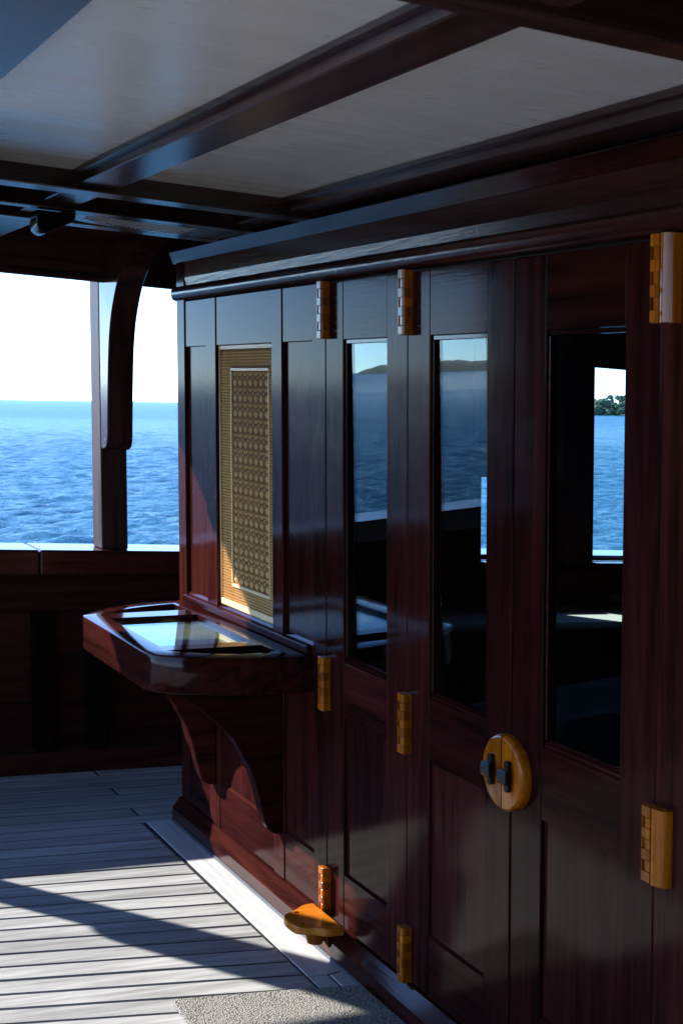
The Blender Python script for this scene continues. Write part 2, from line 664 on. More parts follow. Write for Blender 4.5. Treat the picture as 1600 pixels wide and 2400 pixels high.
me.vertices.foreach_set('co', verts.ravel())
me.loops.add(quads.size)
me.loops.foreach_set('vertex_index', quads.ravel().astype(np.int32))
me.polygons.add(len(quads))
me.polygons.foreach_set('loop_start', np.arange(0, quads.size, 4, dtype=np.int32))
me.polygons.foreach_set('loop_total', np.full(len(quads), 4, dtype=np.int32))
me.update(calc_edges=True)
me.polygons.foreach_set('use_smooth', np.ones(len(quads), dtype=bool))
me.materials.append(sea_water)
sea = bpy.data.objects.new('sea', me)
col.objects.link(sea)
tag(sea, 'choppy blue open sea beyond the ship rail', kind='structure')

# ------------------------------------------------------------------ far land


def polar(az, r, z):
    a = math.radians(az)
    return (r * math.sin(a), r * math.cos(a), z)


def land_strip(name, mat, az0, az1, r0, r1, n, m, hfun):
    vs_, fs = [], []
    for j in range(m + 1):
        for i in range(n + 1):
            u, v = i / n, j / m
            vs_.append(polar(az0 + (az1 - az0) * u, r0 + (r1 - r0) * v, SEA_Z + hfun(u, v)))
    for j in range(m):
        for i in range(n):
            a = j * (n + 1) + i
            fs.append((a, a + 1, a + n + 2, a + n + 1))
    me = bpy.data.meshes.new(name)
    me.from_pydata(vs_, [], fs)
    me.materials.append(mat)
    o = bpy.data.objects.new(name, me)
    col.objects.link(o)
    return o


_ph = [random.random() * 6.28 for _ in range(12)]


def ridge(u):
    return sum(math.sin(u * f + _ph[i]) * a for i, (f, a) in enumerate(((9, .30), (23, .16), (51, .10), (97, .08), (190, .07), (340, .05))))


def isl_h(u, v):
    env = min(1.0, (u / 0.05)) if u < 0.05 else (1.0 if u < 0.9 else (1 - u) / 0.1)
    env = max(0.0, env) ** 0.6
    prof = math.sin(math.pi * min(1, max(0, v))) ** 0.5
    return -1.0 + (26 + 12 * ridge(1 - u)) * env * prof


island = land_strip('island', island_green, -26.1, -46.0, 3150, 3700, 420, 8, isl_h)
tag(island, 'low wooded island on the horizon, mirrored in the door glass', kind='structure')
shore = land_strip('beach', sand, 30, 66, 760, 900, 60, 3, lambda u, v: -0.6 + 1.6 * v)
tag(shore, 'flat sandy shore under the far trees', kind='structure')
# the wood on the shore: many leafy lumps that read as one mass
bm = bmesh.new()
ico = bmesh.new()
bmesh.ops.create_icosphere(ico, subdivisions=2, radius=1.0)
icov = [v.co.copy() for v in ico.verts]
icof = [[v.index for v in f.verts] for f in ico.faces]
ico.free()
vs_, fs = [], []
for k in range(900):
    az = random.uniform(31, 63)
    r = random.uniform(772, 830)
    h = random.uniform(5, 10.5) + 1.2 * math.sin(az * 2.1)
    for q in range(4):
        c = Vector(polar(az + random.uniform(-.25, .25), r + random.uniform(-4, 4), SEA_Z + h * random.uniform(.18, .95)))
        rr = random.uniform(0.8, 2.3)
        o0 = len(vs_)
        sd_ = random.random() * 40
        for v in icov:
            f_ = 1 + .28 * math.sin(5 * v.x + sd_) * math.sin(6 * v.y + sd_ * 2) + random.uniform(-.14, .14)
            vs_.append(c + Vector((v.x * rr * f_, v.y * rr * f_, v.z * rr * f_ * .85)))
        fs += [[i + o0 for i in f] for f in icof]
me = bpy.data.meshes.new('wooded_shore')
me.from_pydata(vs_, [], fs)
me.materials.append(foliage)
o = bpy.data.objects.new('wooded_shore', me)
col.objects.link(o)
tag(o, 'green belt of trees on the far shore seen through the cabin', 'woods', kind='stuff')

# ------------------------------------------------------------------ the deck
YW = 5.46      # foot of the bulwark
deck = MB().box(-9.0, 3.2, -2.6, YW + 0.02, -0.10, -0.0022).build('deck', caulk, base=(0, 0, 0))
tag(deck, 'laid deck of weathered grey planks with black caulked seams', kind='structure')


def slope(y):
    if y > 4.75:
        return -0.014
    return max(-0.20, -0.014 - 0.1 * (4.75 - y))


# plank edges measured along the margin plank
edges = [5.455]
while edges[-1] > -2.4:
    edges.append(edges[-1] - 0.0935)
GAP = 0.0056
butts = {0: -0.121, 3: -0.125, 6: -0.133}
rb = random.Random(3)
for i in range(len(edges) - 1):
    ya, yb_ = edges[i], edges[i + 1]
    sa, sb_ = slope(ya), slope(yb_)
    x_l = -4.1
    corner = ya > 4.76
    x_r = 1.4 if corner else -0.150

    def quad(xl, xr, gl=0.0, gr=0.0):
        e = []
        for x, s_ in ((xl + gl, sa), (xr - gr, sa), (xr - gr, sb_), (xl + gl, sb_)):
            y0 = ya if s_ == sa and len(e) < 2 else yb_
            e.append((x, y0 + s_ * (x + 0.15)))
        lo = [(e[0][0], e[0][1] - GAP), (e[1][0], e[1][1] - GAP), (e[2][0], e[2][1] + GAP), (e[3][0], e[3][1] + GAP)]
        dz = rb.uniform(-0.0006, 0.0006)
        MB().prism(lo, 'z', -0.03, dz, bev=0.0015, seg=1).build('plank', teak, deck)
    cuts = []
    if i in butts:
        cuts = [butts[i]]
    else:
        cuts = [-1.1 - 1.9 * rb.random()]
    xs = [x_l] + cuts + [x_r]
    for k in range(len(xs) - 1):
        quad(xs[k], xs[k + 1], GAP if k else 0, GAP if k < len(xs) - 2 else 0)
box('open_deck', teak, deck, -9.0, -4.106, -2.55, 5.44, -0.03, 0.0, 0)
# margin planks along the bulkhead
MB().prism([(-0.142, 3.283), (-0.0895, 3.283), (-0.036, 3.295), (-0.036, 4.712), (-0.131, 4.716)], 'z', -0.03, 0.0012, bev=0.0015, seg=1).build('margin_plank', teak_y, deck)
MB().prism([(-0.142, 1.2), (-0.0895, 1.2), (-0.0895, 3.2785), (-0.142, 3.2785)], 'z', -0.03, 0.0006, bev=0.0015, seg=1).build('margin_plank', teak_y, deck)
MB().prism([(-0.0815, 1.2), (-0.036, 1.2), (-0.036, 3.287), (-0.0815, 3.275)], 'z', -0.03, 0.0016, bev=0.0015, seg=1).build('margin_plank', teak_y, deck)

# ------------------------------------------------------------------ the deckhouse
H = thing('deckhouse', 'dark red varnished wooden deckhouse with panelled bulkhead and folding glazed doors', 'deckhouse', (1.5, 3.0, 0))
T = 0.036
ZT, ZU, ZM1, ZM0, ZL, ZB = 1.852, 1.695, 0.838, 0.675, 0.238, 0.086


def stile(y1, y0, parent=H, z0=ZB, z1=ZT, x0=0.0, name='stile', bev=0.0025):
    return box(name, mah_z, parent, x0, T, y0, y1, z0, z1, bev)


def rail(y1, y0, z0, z1, parent=H, x0=0.003):
    return box('rail', mah_y, parent, x0, T, y0 + 0.0005, y1 - 0.0005, z0, z1, 0.002)


# fixed, panelled part next to the ship's side
box('corner_post', mah_z, H, -0.001, 0.08, 4.622, 4.702, 0.0, 1.99, 0.003)
for y1, y0 in ((4.415, 4.320), (3.850, 3.772), (3.556, 3.469)):
    stile(y1, y0)
for y1, y0 in ((4.622, 4.415), (4.320, 3.850), (3.772, 3.556)):
    rail(y1, y0, ZU, ZT)
    rail(y1, y0, ZM0, ZM1)
    rail(y1, y0, ZB, ZL)
    box('panel', mah_z, H, 0.010, 0.032, y0, y1, ZM0 - 0.44, ZM0 + 0.004, 0)
    # sloped ledges that carry the panels
    for zz in (ZM1, ZL):
        MB().prism([(0.0035, zz), (0.012, zz + 0.008), (0.012, zz)], 'y', y0 + 0.001, y1 - 0.001).build('panel_ledge', mah_gloss, H)
for y1, y0 in ((4.622, 4.415), (3.772, 3.556)):
    box('panel', mah_z, H, 0.0115, 0.033, y0, y1, ZM1 - 0.004, ZU + 0.004, 0)

# carved and gilded lattice panel
Y0, Y1 = 3.852, 4.318
cp = box('carved_panel', brown_back, H, 0.016, 0.033, Y0, Y1, ZM1, ZU, 0)
cp['label'] = 'gilded carved lattice panel'
for a in ((Y0, Y1, ZU - 0.013, ZU), (Y0, Y1, ZM1 + 0.010, ZM1 + 0.030), (Y1 - 0.008, Y1, ZM1 + 0.030, ZU - 0.013),
          (Y0, Y0 + 0.004, ZM1 + 0.030, ZU - 0.013)):
    box('gilt_border', gold_z, cp, 0.010, 0.016, *a, 0.001)
IY0, IY1, IZ0, IZ1 = 3.897, 4.214, 0.918, 1.622
for a in ((IY0, IY1, IZ1 - 0.009, IZ1), (IY0, IY1, IZ0, IZ0 + 0.010), (IY0, IY0 + 0.0055, IZ0 + 0.012, IZ1 - 0.010),
          (IY1 - 0.0065, IY1, IZ0 + 0.012, IZ1 - 0.010)):
    box('gilt_border', gold_z, cp, 0.010, 0.016, *a, 0.001)
rl_v, rl_f = [], []


def sliver(y0, z0, y1, z1, w, x=0.0125, xb=0.0159, mid=0.5):
    """A carved leaf: pointed at both ends, ridged."""
    d = Vector((y1 - y0, z1 - z0))
    L = d.length
    n_ = Vector((-d.y, d.x)) / L * w * 0.5
    m_ = Vector((y0, z0)) + d * mid
    o0 = len(rl_v)
    rl_v.extend([(xb, y0, z0), (xb, m_.x + n_.x, m_.y + n_.y), (xb, y1, z1), (xb, m_.x - n_.x, m_.y - n_.y), (x, m_.x, m_.y)])
    rl_f.extend([(o0, o0 + 1, o0 + 4), (o0 + 1, o0 + 2, o0 + 4), (o0 + 2, o0 + 3, o0 + 4), (o0 + 3, o0, o0 + 4)])


cols, rows = 7, 14
cw, rh = (IY1 - IY0 - 0.013) / cols, (IZ1 - IZ0 - 0.022) / rows
for c in range(cols):
    for r in range(rows):
        yc = IY0 + 0.0065 + (c + .5) * cw
        zb = IZ0 + 0.012 + r * rh
        j = lambda s=0.0008: random.uniform(-s, s)
        sliver(yc + j(), zb + 0.002, yc + j(), zb + rh * .62, 0.0052, mid=.25)
        for sg in (-1, 1):
            sliver(yc, zb + 0.002, yc + sg * cw * .20 + j(), zb + rh * .56 + j(), 0.0062, mid=.3)
            sliver(yc, zb + 0.001, yc + sg * cw * .44 + j(), zb + rh * .44 + j(), 0.0056, mid=.35)
            sliver(yc, zb + rh * .98, yc + sg * cw * .30 + j(), zb + rh * .66, 0.0040, mid=.6)
            sliver(yc + sg * cw * .47, zb + rh * .98, yc + sg * cw * .24 + j(), zb + rh * .74, 0.0032)
        sliver(yc + cw * .5, zb + rh * .44, yc + cw * .5 + j(), zb + rh * .72, 0.0070)
        sliver(yc, zb + rh * .64, yc, zb + rh * .90, 0.0040)
# diamond trellis round it
dy_, dz_ = 0.0105, 0.0190
ny, nz = int((Y1 - Y0) / dy_) + 1, int((ZU - ZM1) / dz_ * 2) + 1
for a in range(ny):
    for b in range(nz):
        y = Y0 + 0.006 + a * dy_ + (dy_ / 2 if b % 2 else 0)
        z = ZM1 + 0.031 + b * dz_ * 0.5
        if y > Y1 - 0.014 or z > ZU - 0.014 - dz_:
            continue
        if IY0 - 0.006 < y < IY1 + 0.005 and IZ0 - dz_ + 0.001 < z < IZ1 + 0.001:
            continue
        for sg in (-1, 1):
            sliver(y, z, y + sg * dy_ / 2, z + dz_ * .55, 0.0028, x=.0130)
            sliver(y + sg * dy_ / 2, z + dz_ * .45, y, z + dz_, 0.0024, x=.0130)
mb = MB()
mb.hull(rl_v, rl_f)
rel = mb.build('carved_relief', gold_z, cp)
rel['kind'] = 'stuff'

# mouldings above: half-round, planed frieze, crown
arc = [(0.0 - 0.017 * math.sin(t), 1.8805 - 0.0245 * math.cos(t)) for t in [math.pi * k / 10 for k in range(11)]]
MB().prism([(0.03, 1.856)] + arc + [(0.03, 1.905)], 'y', 1.0, 4.716).build('half_round_moulding', mah_frieze, H, smooth=True)
MB().prism([(0.0045, 1.905), (0.001, 1.932), (0.003, 1.986), (0.06, 1.986), (0.06, 1.905)], 'y', 1.0, 4.6215).build('frieze', mah_frieze, H)
MB().prism([(0.0, 1.9865), (-0.015, 2.023), (-0.015, 2.026), (0.14, 2.026), (0.14, 1.991)], 'y', 1.0, 4.735).build('crown_moulding', mah_gloss, H)
box('crown_return', mah_gloss, H, 0.14, 3.0, 4.60, 4.735, 1.991, 2.026, 0.002)
# baseboard with chamfered top, sealant bead at its foot
MB().prism([(0.03, 0.0), (-0.034, 0.0), (-0.034, 0.048), (-0.006, 0.085), (0.03, 0.086)], 'y', 1.0, 4.713, bev=0.002, seg=1).build('baseboard', mah_gloss, H)
MB().prism([(-0.0345, 0.0), (-0.042, 0.0005), (-0.0395, 0.005), (-0.0345, 0.0075)], 'y', 1.0, 4.716).build('sealant_bead', sealant, H)
# side of the house along the ship's side, cabin floor and lining
WIN = [(1.216, 1.50), (1.752, 2.16), (2.40, 2.75)]
WZ0, WZ1 = 0.945, 1.757
xs = [0.081] + [v for w in WIN for v in w] + [3.0]
for k in range(0, len(xs), 2):
    box('side_pier', mah_z, H, xs[k], xs[k + 1], 4.625, 4.695, 0, 1.99, 0.002)
for (a, b) in WIN:
    box('side_apron', mah_x, H, a, b, 4.63, 4.692, 0, WZ0, 0.002)
    box('side_lintel', mah_x, H, a, b, 4.63, 4.692, WZ1, 1.99, 0.002)
    w = MB().prism([(a, WZ0), (b, WZ0), (b, WZ1), (a, WZ1)], 'y', 4.655, 4.667,
                   holes=[[(a + .012, WZ0 + .012), (b - .012, WZ0 + .012), (b - .012, WZ1 - .012), (a + .012, WZ1 - .012)]]).build('window', mah_x, H)
    box('pane', window_glass, w, a + .0121, b - .0121, 4.659, 4.663, WZ0 + .0121, WZ1 - .0121, 0)
    box('sill', mah_x, w, a + .001, b - .001, 4.60, 4.654, WZ0 - 0.012, WZ0 + .010, 0.002)
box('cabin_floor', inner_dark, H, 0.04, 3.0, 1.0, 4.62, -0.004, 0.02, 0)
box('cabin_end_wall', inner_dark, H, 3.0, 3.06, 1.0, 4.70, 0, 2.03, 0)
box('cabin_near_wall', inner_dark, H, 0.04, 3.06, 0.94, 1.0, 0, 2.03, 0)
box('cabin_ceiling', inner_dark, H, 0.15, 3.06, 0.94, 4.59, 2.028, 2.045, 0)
# cabin counter under the windows
ct = thing('cabin_bench', 'cream cushioned bench catching sunlight under the cabin windows', 'bench', (1.6, 4.4, 0.02))
box('front_board', inner_dark, ct, 0.08, 2.95, 4.19, 4.21, 0.02, 0.735, 0.002)
box('seat', mah_x, ct, 0.08, 2.95, 4.185, 4.615, 0.736, 0.755, 0.003)
box('cushion', cushion, ct, 0.085, 2.94, 4.205, 4.612, 0.756, 0.780, 0.008)
box('backboard', mah_x, ct, 0.085, 2.94, 4.596, 4.6135, 0.781, 0.93, 0.003)
bl = MB().box(1.15, 1.56, 4.575, 4.579, 1.287, 1.82).cyl((4.577, 1.835), 0.02, 1.13, 1.58, axis='x').build('window_blind', canvas)
tag(bl, 'dark roller blind half lowered over a cabin window', 'blind')


# folding glazed doors
def door(y1, y0, s1, s0, label=None):
    st = box('door', mah_z, H, 0, T, s1, y1, ZB + 0.004, ZT - 0.004, 0.0025)
    if label:
        st['label'] = label
    P = st
    box('stile', mah_z, P, 0, T, y0, s0, ZB + 0.004, ZT - 0.004, 0.0025)
    box('top_rail', mah_y, P, 0.001, T, s0 + .0003, s1 - .0003, ZU, ZT - 0.004, 0.001)
    box('middle_rail', mah_y, P, 0.001, T, s0 + .0003, s1 - .0003, ZM0 - 0.003, 0.826, 0.001)
    box('bottom_rail', mah_y, P, 0.001, T, s0 + .0003, s1 - .0003, ZB + .004, ZL, 0.001)
    box('lower_panel', mah_z, P, 0.0095, 0.030, s0 - .003, s1 + .003, ZL - .003, ZM0 + .003, 0)
    MB().prism([(0.0015, ZL), (0.0100, ZL + 0.006), (0.0100, ZL)], 'y', s0 + .001, s1 - .001).build('panel_ledge', mah_gloss, P)
    MB().prism([(0.0015, 0.826), (0.007, 0.830), (0.007, 0.834), (0.0135, 0.838), (0.0212, 0.842), (0.0212, 0.826)], 'y', s0 + .001, s1 - .001).build('glazing_bead', mah_gloss, P)
    box('glazing_bead', mah_gloss, P, 0.006, 0.0135, s0 + .001, s1 - .001, ZU - 0.011, ZU - .0005, 0.001)
    box('glazing_bead', mah_gloss, P, 0.007, 0.0135, s1 - .006, s1 - .0005, 0.8425, ZU - .0115, 0.001)
    # the panes sit a little out of plumb, their feet set deeper
    zt_, zb_ = ZU - .0002, 0.8263
    MB().prism([(0.0215, zb_), (0.0138, zt_), (0.0178, zt_), (0.0255, zb_)], 'y', s0 + .0002, s1 - .0002).build('glass_pane', door_glass, P)
    return st


D1 = door(3.4650, 2.9972, 3.358, 3.107)
D2 = door(2.9948, 2.5235, 2.886, 2.630)
D3 = door(2.5175, 2.0290, 2.402, 2.137)
D4 = door(2.0268, 1.5580, 1.918, 1.667)
D5 = door(1.5550, 1.06, 1.44, 1.17)


box('head_light_stop', inner_dark, H, T + .0005, 0.058, 1.0, 4.62, 1.80, 1.99, 0)  # dark strip added behind the door tops against light leaking through
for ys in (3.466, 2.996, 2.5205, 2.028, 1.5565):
    box('seam_light_stop', inner_dark, H, T + .0005, T + .010, ys - .02, ys + .02, 0.03, 1.799, 0)  # dark strips added behind the seams so no light shows through
# wooden hinges
def make_hinge(kind, seam, z0, h):
    """A: narrow barrel of alternating knuckles.  B: barrel with a broad rounded leaf."""
    ya = seam + 0.006
    d = 0.026
    if kind == 'A':
        yb = ya - 0.031
        core = MB().box(-d + 0.011, 0.0008, yb + .002, ya - .002, z0 + .004, z0 + h - .004, 0.001).build('hinge', orange_dark, H)
    else:
        yb = ya - 0.026
        pr = [(0.0008, ya), (-d + .008, ya), (-d + .008, yb), (-d + .003, yb - .0005), (-d + .001, yb - .004), (-d + .0004, yb - .009), (-d + .0012, yb - .015),
              (-d + .004, yb - .022), (-d + .009, yb - .028), (-d + .016, yb - .0325), (0.0008, yb - .034)]
        core = MB().prism(pr, 'z', z0, z0 + h).build('hinge', orange_z, H, smooth=True)
    n = 7
    u = h / n
    for k in range(n):
        a, b = z0 + k * u + .0004, z0 + (k + 1) * u - .0004
        if kind == 'A':
            r = 0.007
            arc_ = [(-d + r - r * math.cos(t), yb + r - r * math.sin(t)) for t in [math.pi / 2 * q / 4 for q in range(5)]]
            if k % 2 == 0:
                pr = [(0.0005, ya), (-d + .003, ya), (-d, ya - .003)] + arc_ + [(0.0005, yb)]
                mt = orange_dark if k in (2, 4) else orange_z
            else:
                pr = [(0.0005, ya - .0006), (-d + .003, ya - .0006), (-d + .0004, ya - .003), (-d + .0004, ya - .0055), (-d + .010, ya - .0055), (-d + .010, ya - .0150), (-d + .0004, ya - .0150)] + arc_ + [(0.0005, yb + .0004)]
                mt = orange_z
            MB().prism(pr, 'z', a, b, bev=0.0012 if k in (0, 6) else 0.0005, seg=1).build('knuckle', mt, core)
        else:
            if k % 2 == 0:
                pr = [(-d + .0075, ya), (-d, ya - .002), (-d, yb), (-d + .0075, yb)]
            else:
                pr = [(-d + .0075, ya - .0003), (-d + .0004, ya - .0022), (-d + .0004, ya - .0035), (-d + .0068, ya - .0035), (-d + .0068, ya - .0125), (-d + .0004, ya - .0125), (-d + .0004, yb + .0002), (-d + .0075, yb + .0002)]
            MB().prism(pr, 'z', a, b, bev=0.0006, seg=1).build('knuckle', orange_z, core)
    if kind == 'B':
        for q in range(4):
            zc = z0 + h * (0.10 + 0.26 * q)
            MB().cyl((yb - 0.0075, zc), 0.0042, -d + 0.0002, -d + 0.008, axis='x', n=14).build('peg', orange_z, core)
    return core


for kind, seam, rows_ in (('A', 3.466, ((1.697, .155), (.676, .150), (.089, .143))),
                          ('A', 2.996, ((1.696, .157), (.671, .150), (.090, .142))),
                          ('B', 2.028, ((1.695, .158), (.668, .143)))):
    for z0, h in rows_:
        make_hinge(kind, seam, z0, h)


# round pull split between the two leaves, with iron latches
def pull(door_, sg, yc, label):
    zc, ry, rz = 0.743, 0.083, 0.084
    g = 0.0022
    prof = [(0.0, 1.0), (-0.014, 1.0), (-0.020, 0.975), (-0.0235, 0.935), (-0.0245, 0.90)]
    ring = []
    N = 22
    for x, k in prof:
        pts = []
        for i in range(N + 1):
            t = -math.pi / 2 + math.pi * i / N
            pts.append((x, yc + sg * max(g, ry * k * math.cos(t)), zc + rz * k * math.sin(t)))
        ring.append(pts)
    v = [p for r in ring for p in r]
    f = []
    n = N + 1
    for a in range(len(ring) - 1):
        for i in range(N):
            f.append((a * n + i, a * n + i + 1, (a + 1) * n + i + 1, (a + 1) * n + i))
        f.append((a * n + N, a * n, (a + 1) * n, (a + 1) * n + N))
    f.append(tuple(range((len(ring) - 1) * n, len(ring) * n)))
    o = MB().hull(v, f).build('pull_plate', orange_z, door_, smooth=True)
    o['label'] = label
    yl, zl = yc + sg * 0.034, zc + 0.007
    m = MB()
    m.prism([(yl - .0075, zl - .036), (yl - .004, zl - .040), (yl + .004, zl - .040), (yl + .0075, zl - .036), (yl + .0075, zl + .024), (yl + .004, zl + .028), (yl - .004, zl + .028), (yl - .0075, zl + .024)], 'x', -0.036, -0.0246, bev=.001, seg=1)
    q, zq = 0.0155, zl - 0.006
    m.hull([(-0.0362, yl - q, zq - q), (-0.0362, yl + q, zq - q), (-0.0362, yl + q, zq + q), (-0.0362, yl - q, zq + q),
            (-0.046, yl - q, zq - q), (-0.046, yl + q, zq - q), (-0.046, yl + q, zq + q), (-0.046, yl - q, zq + q), (-0.0575, yl, zq)],
           [(0, 1, 2, 3), (0, 1, 5, 4), (1, 2, 6, 5), (2, 3, 7, 6), (3, 0, 4, 7), (4, 5, 8), (5, 6, 8), (6, 7, 8), (7, 4, 8)])
    m.build('latch', iron, door_)


pull(D2, 1, 2.5205, 'orange wooden half-round pull plate')
pull(D3, -1, 2.5205, 'orange wooden half-round pull plate')

# ------------------------------------------------------------------ chart table on the bulkhead
tb = thing('chart_table', 'half-octagonal red wood table with three glass insets, bracketed to the bulkhead', 'table', (-0.2, 4.1, 0.22))


def smooth_poly(pts, n=6):
    """Catmull-Rom through open points."""
    out = []
    for i in range(len(pts) - 1):
        p0 = pts[max(0, i - 1)]
        p1, p2 = pts[i], pts[i + 1]
        p3 = pts[min(len(pts) - 1, i + 2)]
        for k in range(n):
            t = k / n
            q = []
            for c in range(2):
                q.append(0.5 * (2 * p1[c] + (p2[c] - p0[c]) * t + (2 * p0[c] - 5 * p1[c] + 4 * p2[c] - p3[c]) * t * t + (-p0[c] + 3 * p1[c] - 3 * p2[c] + p3[c]) * t ** 3))
            out.append(tuple(q))
    out.append(pts[-1])
    return out


far_side = smooth_poly([(-0.001, 4.640), (-0.167, 4.585), (-0.300, 4.497), (-0.400, 4.402), (-0.446, 4.340)], 4)
near_side = smooth_poly([(-0.466, 3.700), (-0.461, 3.660), (-0.440, 3.625), (-0.400, 3.597), (-0.333, 3.569), (-0.176, 3.540), (-0.057, 3.542), (-0.001, 3.552)], 4)
outline = far_side + [(-0.458, 4.322), (-0.461, 4.305)] + near_side
h_far = smooth_poly([(-0.384, 4.345), (-0.330, 4.402), (-0.258, 4.460), (-0.160, 4.517), (-0.074, 4.556)], 3) + [(-0.072, 4.418)]
h_mid = [(-0.386, 4.258), (-0.074, 4.318), (-0.088, 3.800), (-0.392, 3.752)]
h_near = [(-0.395, 3.688), (-0.084, 3.738), (-0.080, 3.612)] + smooth_poly([(-0.100, 3.608), (-0.200, 3.602), (-0.300, 3.628), (-0.380, 3.672)], 3)
holes = [h_far, h_mid, h_near]
MB().prism(outline, 'z', 0.705, 0.8105, holes=holes, bev=0.004, seg=2).build('top_frame', mah_gloss, tb, smooth=True)
for hp in holes:
    MB().prism(hp, 'z', 0.7945, 0.7985).build('glass_pane', table_glass, tb)
    MB().prism(hp, 'z', 0.780, 0.788).build('chart_board', chart_print, tb)
box('wall_cleat', mah_y, tb, -0.016, -0.0012, 3.57, 4.62, 0.811, 0.8345, 0.003)
prof = smooth_poly([(-0.405, 0.7045), (-0.353, 0.675), (-0.303, 0.645), (-0.246, 0.604), (-0.203, 0.569), (-0.160, 0.525), (-0.131, 0.477),
                    (-0.102, 0.422), (-0.081, 0.356), (-0.064, 0.285), (-0.052, 0.250), (-0.034, 0.232), (-0.002, 0.226)], 3)
for yc in (4.368, 3.803):
    MB().prism(prof + [(-0.002, 0.7045)], 'y', yc - 0.024, yc + 0.024, bev=0.003, seg=1).build('corbel', mah_x, tb)

# ------------------------------------------------------------------ orange wooden door stop by the baseboard
ds = thing('door_stop', 'orange varnished wooden bracket with two round holes at the foot of the bulkhead', 'bracket', (-0.08, 3.39, 0.0))
pl = smooth_poly([(-0.030, 3.497), (-0.060, 3.492), (-0.080, 3.480), (-0.097, 3.466), (-0.128, 3.448), (-0.147, 3.434), (-0.156, 3.410), (-0.156, 3.375), (-0.150, 3.345),
                  (-0.130, 3.331), (-0.108, 3.322), (-0.085, 3.304), (-0.062, 3.297), (-0.030, 3.297)], 3)


def circ(x, y, r, n=14):
    return [(x + r * math.cos(2 * math.pi * k / n), y + r * math.sin(2 * math.pi * k / n)) for k in range(n)]


MB().prism(pl, 'z', 0.094, 0.117, holes=[circ(-0.105, 3.440, 0.0085), circ(-0.122, 3.358, 0.0085)], bev=0.004, seg=2).build('plate', orange_x, ds)
MB().cyl((-0.072, 3.395), 0.022, 0.045, 0.0935, r2=0.036).build('peg', orange_dark, ds)
MB().prism([(-0.0345, 0.0935), (-0.085, 0.0935), (-0.036, 0.03), (-0.0345, 0.03)], 'y', 3.378, 3.412, bev=.003, seg=1).build('brace', orange_dark, ds)

# ------------------------------------------------------------------ rug
rp = [(-0.040, 1.75), (-0.040, 3.165), (-0.20, 3.196), (-0.50, 3.236), (-0.525, 3.238), (-0.540, 3.228), (-0.544, 3.205), (-0.560, 2.5), (-0.575, 1.75)]
rug = MB().prism(rp, 'z', 0.003, 0.013, bev=0.004, seg=2).build('rug', rug_pile)
tag(rug, 'grey beige looped pile rug on the planks before the doors', 'rug')

# ------------------------------------------------------------------ bulwark
bw = thing('bulwark', 'dark wooden bulwark with a broad glossy cap rail and upright timbers', 'bulwark', (-0.5, 5.46, 0))
box('cap_rail', rail_x, bw, -9.0, -0.34, 5.37, 5.63, 0.802, 0.900, 0.008)
box('cap_rail', rail_x, bw, -0.3385, 3.2, 5.37, 5.63, 0.802, 0.900, 0.008)
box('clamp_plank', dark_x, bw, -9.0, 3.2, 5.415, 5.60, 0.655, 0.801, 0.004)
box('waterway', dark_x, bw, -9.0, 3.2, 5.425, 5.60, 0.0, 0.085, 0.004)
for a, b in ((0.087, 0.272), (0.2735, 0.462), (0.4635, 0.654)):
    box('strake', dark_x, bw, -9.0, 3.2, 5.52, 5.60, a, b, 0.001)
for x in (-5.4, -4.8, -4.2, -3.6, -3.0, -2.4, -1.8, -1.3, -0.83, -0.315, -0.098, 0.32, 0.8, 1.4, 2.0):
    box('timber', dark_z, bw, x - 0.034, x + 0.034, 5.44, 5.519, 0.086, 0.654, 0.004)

# ------------------------------------------------------------------ roof posts with knees
KN = [(5.419, 1.300), (5.385, 1.301), (5.345, 1.316), (5.327, 1.395), (5.310, 1.600), (5.288, 1.735), (5.248, 1.836), (5.175, 1.935), (5.090, 1.996), (4.965, 2.052), (4.850, 2.083)]


def roof_post(xc, label):
    P = thing('roof_post', label, 'post', (xc, 5.48, 0.9), 'roof posts on the cap rail')
    box('shaft', post_dull, P, xc - 0.054, xc + 0.054, 5.420, 5.55, 0.9005, 2.05, 0.004)
    inner = smooth_poly(KN[3:], 4)
    pr = KN[:2] + [(5.362, 1.306), KN[2], (5.334, 1.335), (5.329, 1.360)] + inner + [(4.85, 2.10), (5.419, 2.10)]
    MB().prism(pr, 'x', xc - 0.052, xc + 0.052, bev=0.004, seg=1).build('knee', post_z, P, smooth=True)
    return P


roof_post(-0.022, 'roof post with curved knee standing on the rail beside the deckhouse corner')
roof_post(-1.785, 'roof post further along the rail, away from the deckhouse')
roof_post(-3.15, 'last roof post along the rail, farthest from the deckhouse')
roof_post(1.95, 'roof post behind the deckhouse windows')

# ------------------------------------------------------------------ roof over the deck
RF = thing('deck_roof', 'low roof of white panels between dark beams over the deck', 'roof', (-0.6, 3.0, 2.02))
ZP, ZBM = 2.075, 2.040
box('roof_skin', dark_x, RF, -3.3, 3.3, -2.7, 5.56, 2.13, 2.17, 0)
bx = [(-0.080, 0.145), (-0.660, -0.556), (-1.215, -1.082), (-1.80, -1.68), (-2.38, -2.26), (-2.95, -2.83)]
ycut = [(1.612, 3.552), (3.640, 3.950), (4.010, 4.245)]
pan = [(-0.556, -0.080), (-1.082, -0.660), (-1.68, -1.215), (-2.26, -1.80), (-2.83, -2.38), (-3.25, -2.95)]
for x0, x1 in pan:
    box('ceiling_board', dark_x, RF, x0, x1, -2.6, 1.545, ZP, ZP + 0.04, 0)
    for (ya, yb) in ycut[:1]:
        box('ceiling_panel', white_paint, RF, x0, x1, ya, yb, ZP, ZP + 0.02, 0)
    for (ya, yb) in ycut[1:] + [(4.325, 5.36)]:
        box('ceiling_board', dark_x, RF, x0, x1, ya, yb, ZP + (.022 if ya > 4.3 else -.004), ZP + 0.04, 0)
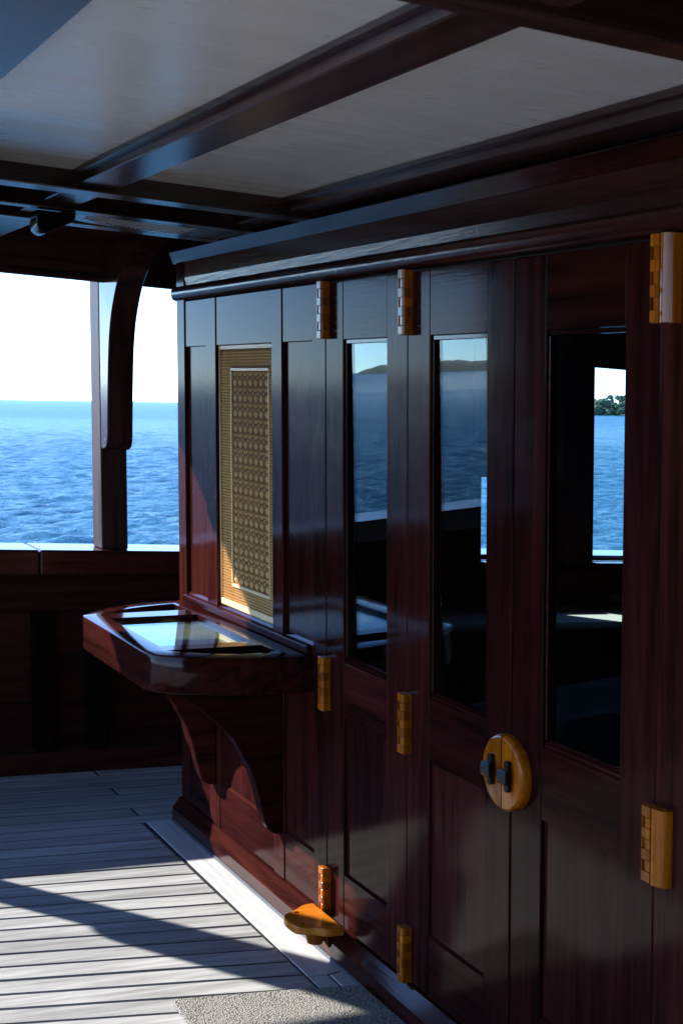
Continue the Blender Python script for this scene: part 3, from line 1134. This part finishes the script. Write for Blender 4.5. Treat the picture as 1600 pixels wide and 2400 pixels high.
for x0, x1 in bx:
    for ya, yb in ycut + [(4.325, 5.36), (-2.6, 1.545)]:
        if x1 > 0 and ya > 4.3:
            continue
        box('beam', beam_y, RF, x0, x1, ya, yb, ZBM, 2.128, 0.003)
        box('beam_trim', beam_y, RF, x0 - 0.018, x0 - .0005, ya, yb, ZP - 0.014, ZP - .0005, 0.002)
        if x1 < 0:
            box('beam_trim', beam_y, RF, x1 + .0005, x1 + 0.012, ya, yb, ZP - 0.014, ZP - .0005, 0.002)
for ya, yb, zz in ((1.545, 1.612, 2.028), (3.552, 3.640, 2.0265), (3.950, 4.010, 2.0265), (4.245, 4.325, 2.0265)):
    box('cross_beam', beam_x, RF, -3.25, 0.4 if ya > 3 else 0.0, ya, yb, zz, 2.128, 0.003)
# header along the ship's side, its under edge cut back outwards
MB().prism([(5.360, 1.957), (5.366, 1.950), (5.419, 1.985), (5.419, 2.129), (5.360, 2.129)], 'x', -3.25, 3.2).build('header', beam_x, RF)
box('header_bead', beam_x, RF, -3.25, 3.2, 5.350, 5.3595, 1.962, 1.974, 0.002)
box('eave_board', beam_x, RF, -3.25, 3.2, 5.42, 5.56, 2.06, 2.129, 0.003)

# ventilation grille let into the roof
vg = thing('vent_grille', 'curved wooden ceiling vent with pale slats beside the roof beam', 'vent', (-0.3, 4.13, 2.02))
oc = smooth_poly([(-0.535, 4.012), (-0.530, 4.110), (-0.490, 4.170), (-0.420, 4.200), (-0.330, 4.222), (-0.230, 4.238), (-0.130, 4.2430)], 4)
hole = smooth_poly([(-0.505, 4.030), (-0.490, 4.100), (-0.440, 4.142), (-0.370, 4.172), (-0.280, 4.195), (-0.180, 4.206)], 3) + [(-0.165, 4.030)]
MB().prism(oc + [(-0.120, 4.012)], 'z', 2.0262, 2.034, holes=[hole]).build('frame', beam_x, vg)
box('backing', caulk, vg, -0.52, -0.13, 4.015, 4.235, 2.052, 2.056, 0)


def hole_edge(x):
    pts = hole[:-1]
    for k in range(len(pts) - 1):
        if pts[k][0] <= x <= pts[k + 1][0]:
            f_ = (x - pts[k][0]) / max(1e-6, pts[k + 1][0] - pts[k][0])
            return pts[k][1] + f_ * (pts[k + 1][1] - pts[k][1])
    return 4.2


nsl = 22
for k in range(nsl):
    x = -0.495 + k * (0.325 / (nsl - 1))
    box('slat', pale_slat, vg, x - 0.0033, x + 0.0033, 4.028, hole_edge(x) + 0.003, 2.0256, 2.030, 0)
box('cover_board', beam_x, vg, -0.118, -0.02, 4.012, 4.243, 2.028, 2.035, 0.001)

hood = MB().prism([(-0.652, 2.026), (-0.655, 1.985), (-0.650, 1.971), (-0.640, 1.963), (-0.628, 1.961), (-0.552, 2.001), (-0.543, 2.009), (-0.541, 2.026)],
                  'y', 4.015, 4.11, bev=0.005, seg=3).build('ceiling_hood', hood_mat, smooth=True)
tag(hood, 'small black lacquered wedge-shaped hood hanging under the roof beam', 'hood')

# ------------------------------------------------------------------ unseen pieces added to block light and reflections
darkener = MB().prism([(-1.95, 2.5), (-1.03, 2.5), (-1.03, 4.9), (-1.95, 4.9)], 'z', 0.003, 0.012, bev=0.004, seg=2).build('deck_darkener', canvas)  # added dark sheet, keeps sunlit deck out of the lower door reflections
tag(darkener, 'dark flat sheet added out of view to darken the door reflections', 'light blocker')
cv = MB().box(-1.13, -1.122, 2.95, 4.2, 1.045, 2.025).cyl((-1.126, 1.035), 0.014, 2.95, 4.2, axis='y').build('reflection_blocker', canvas)  # added out of view so the right-hand doors mirror something dark
tag(cv, 'dark hanging sheet added out of view to darken the door reflections', 'screen')
wc = thing('shade_wall', 'dark wall added out of view to keep light off the near side', 'wall', (-2, -2.6, 0))
box('shade_board', dark_z, wc, -4.2, 3.2, -2.68, -2.6, -0.02, 2.129, 0)  # added behind the camera to shut out light from that side

for o in bpy.data.objects:
    if '_base' in o.keys():
        del o['_base']
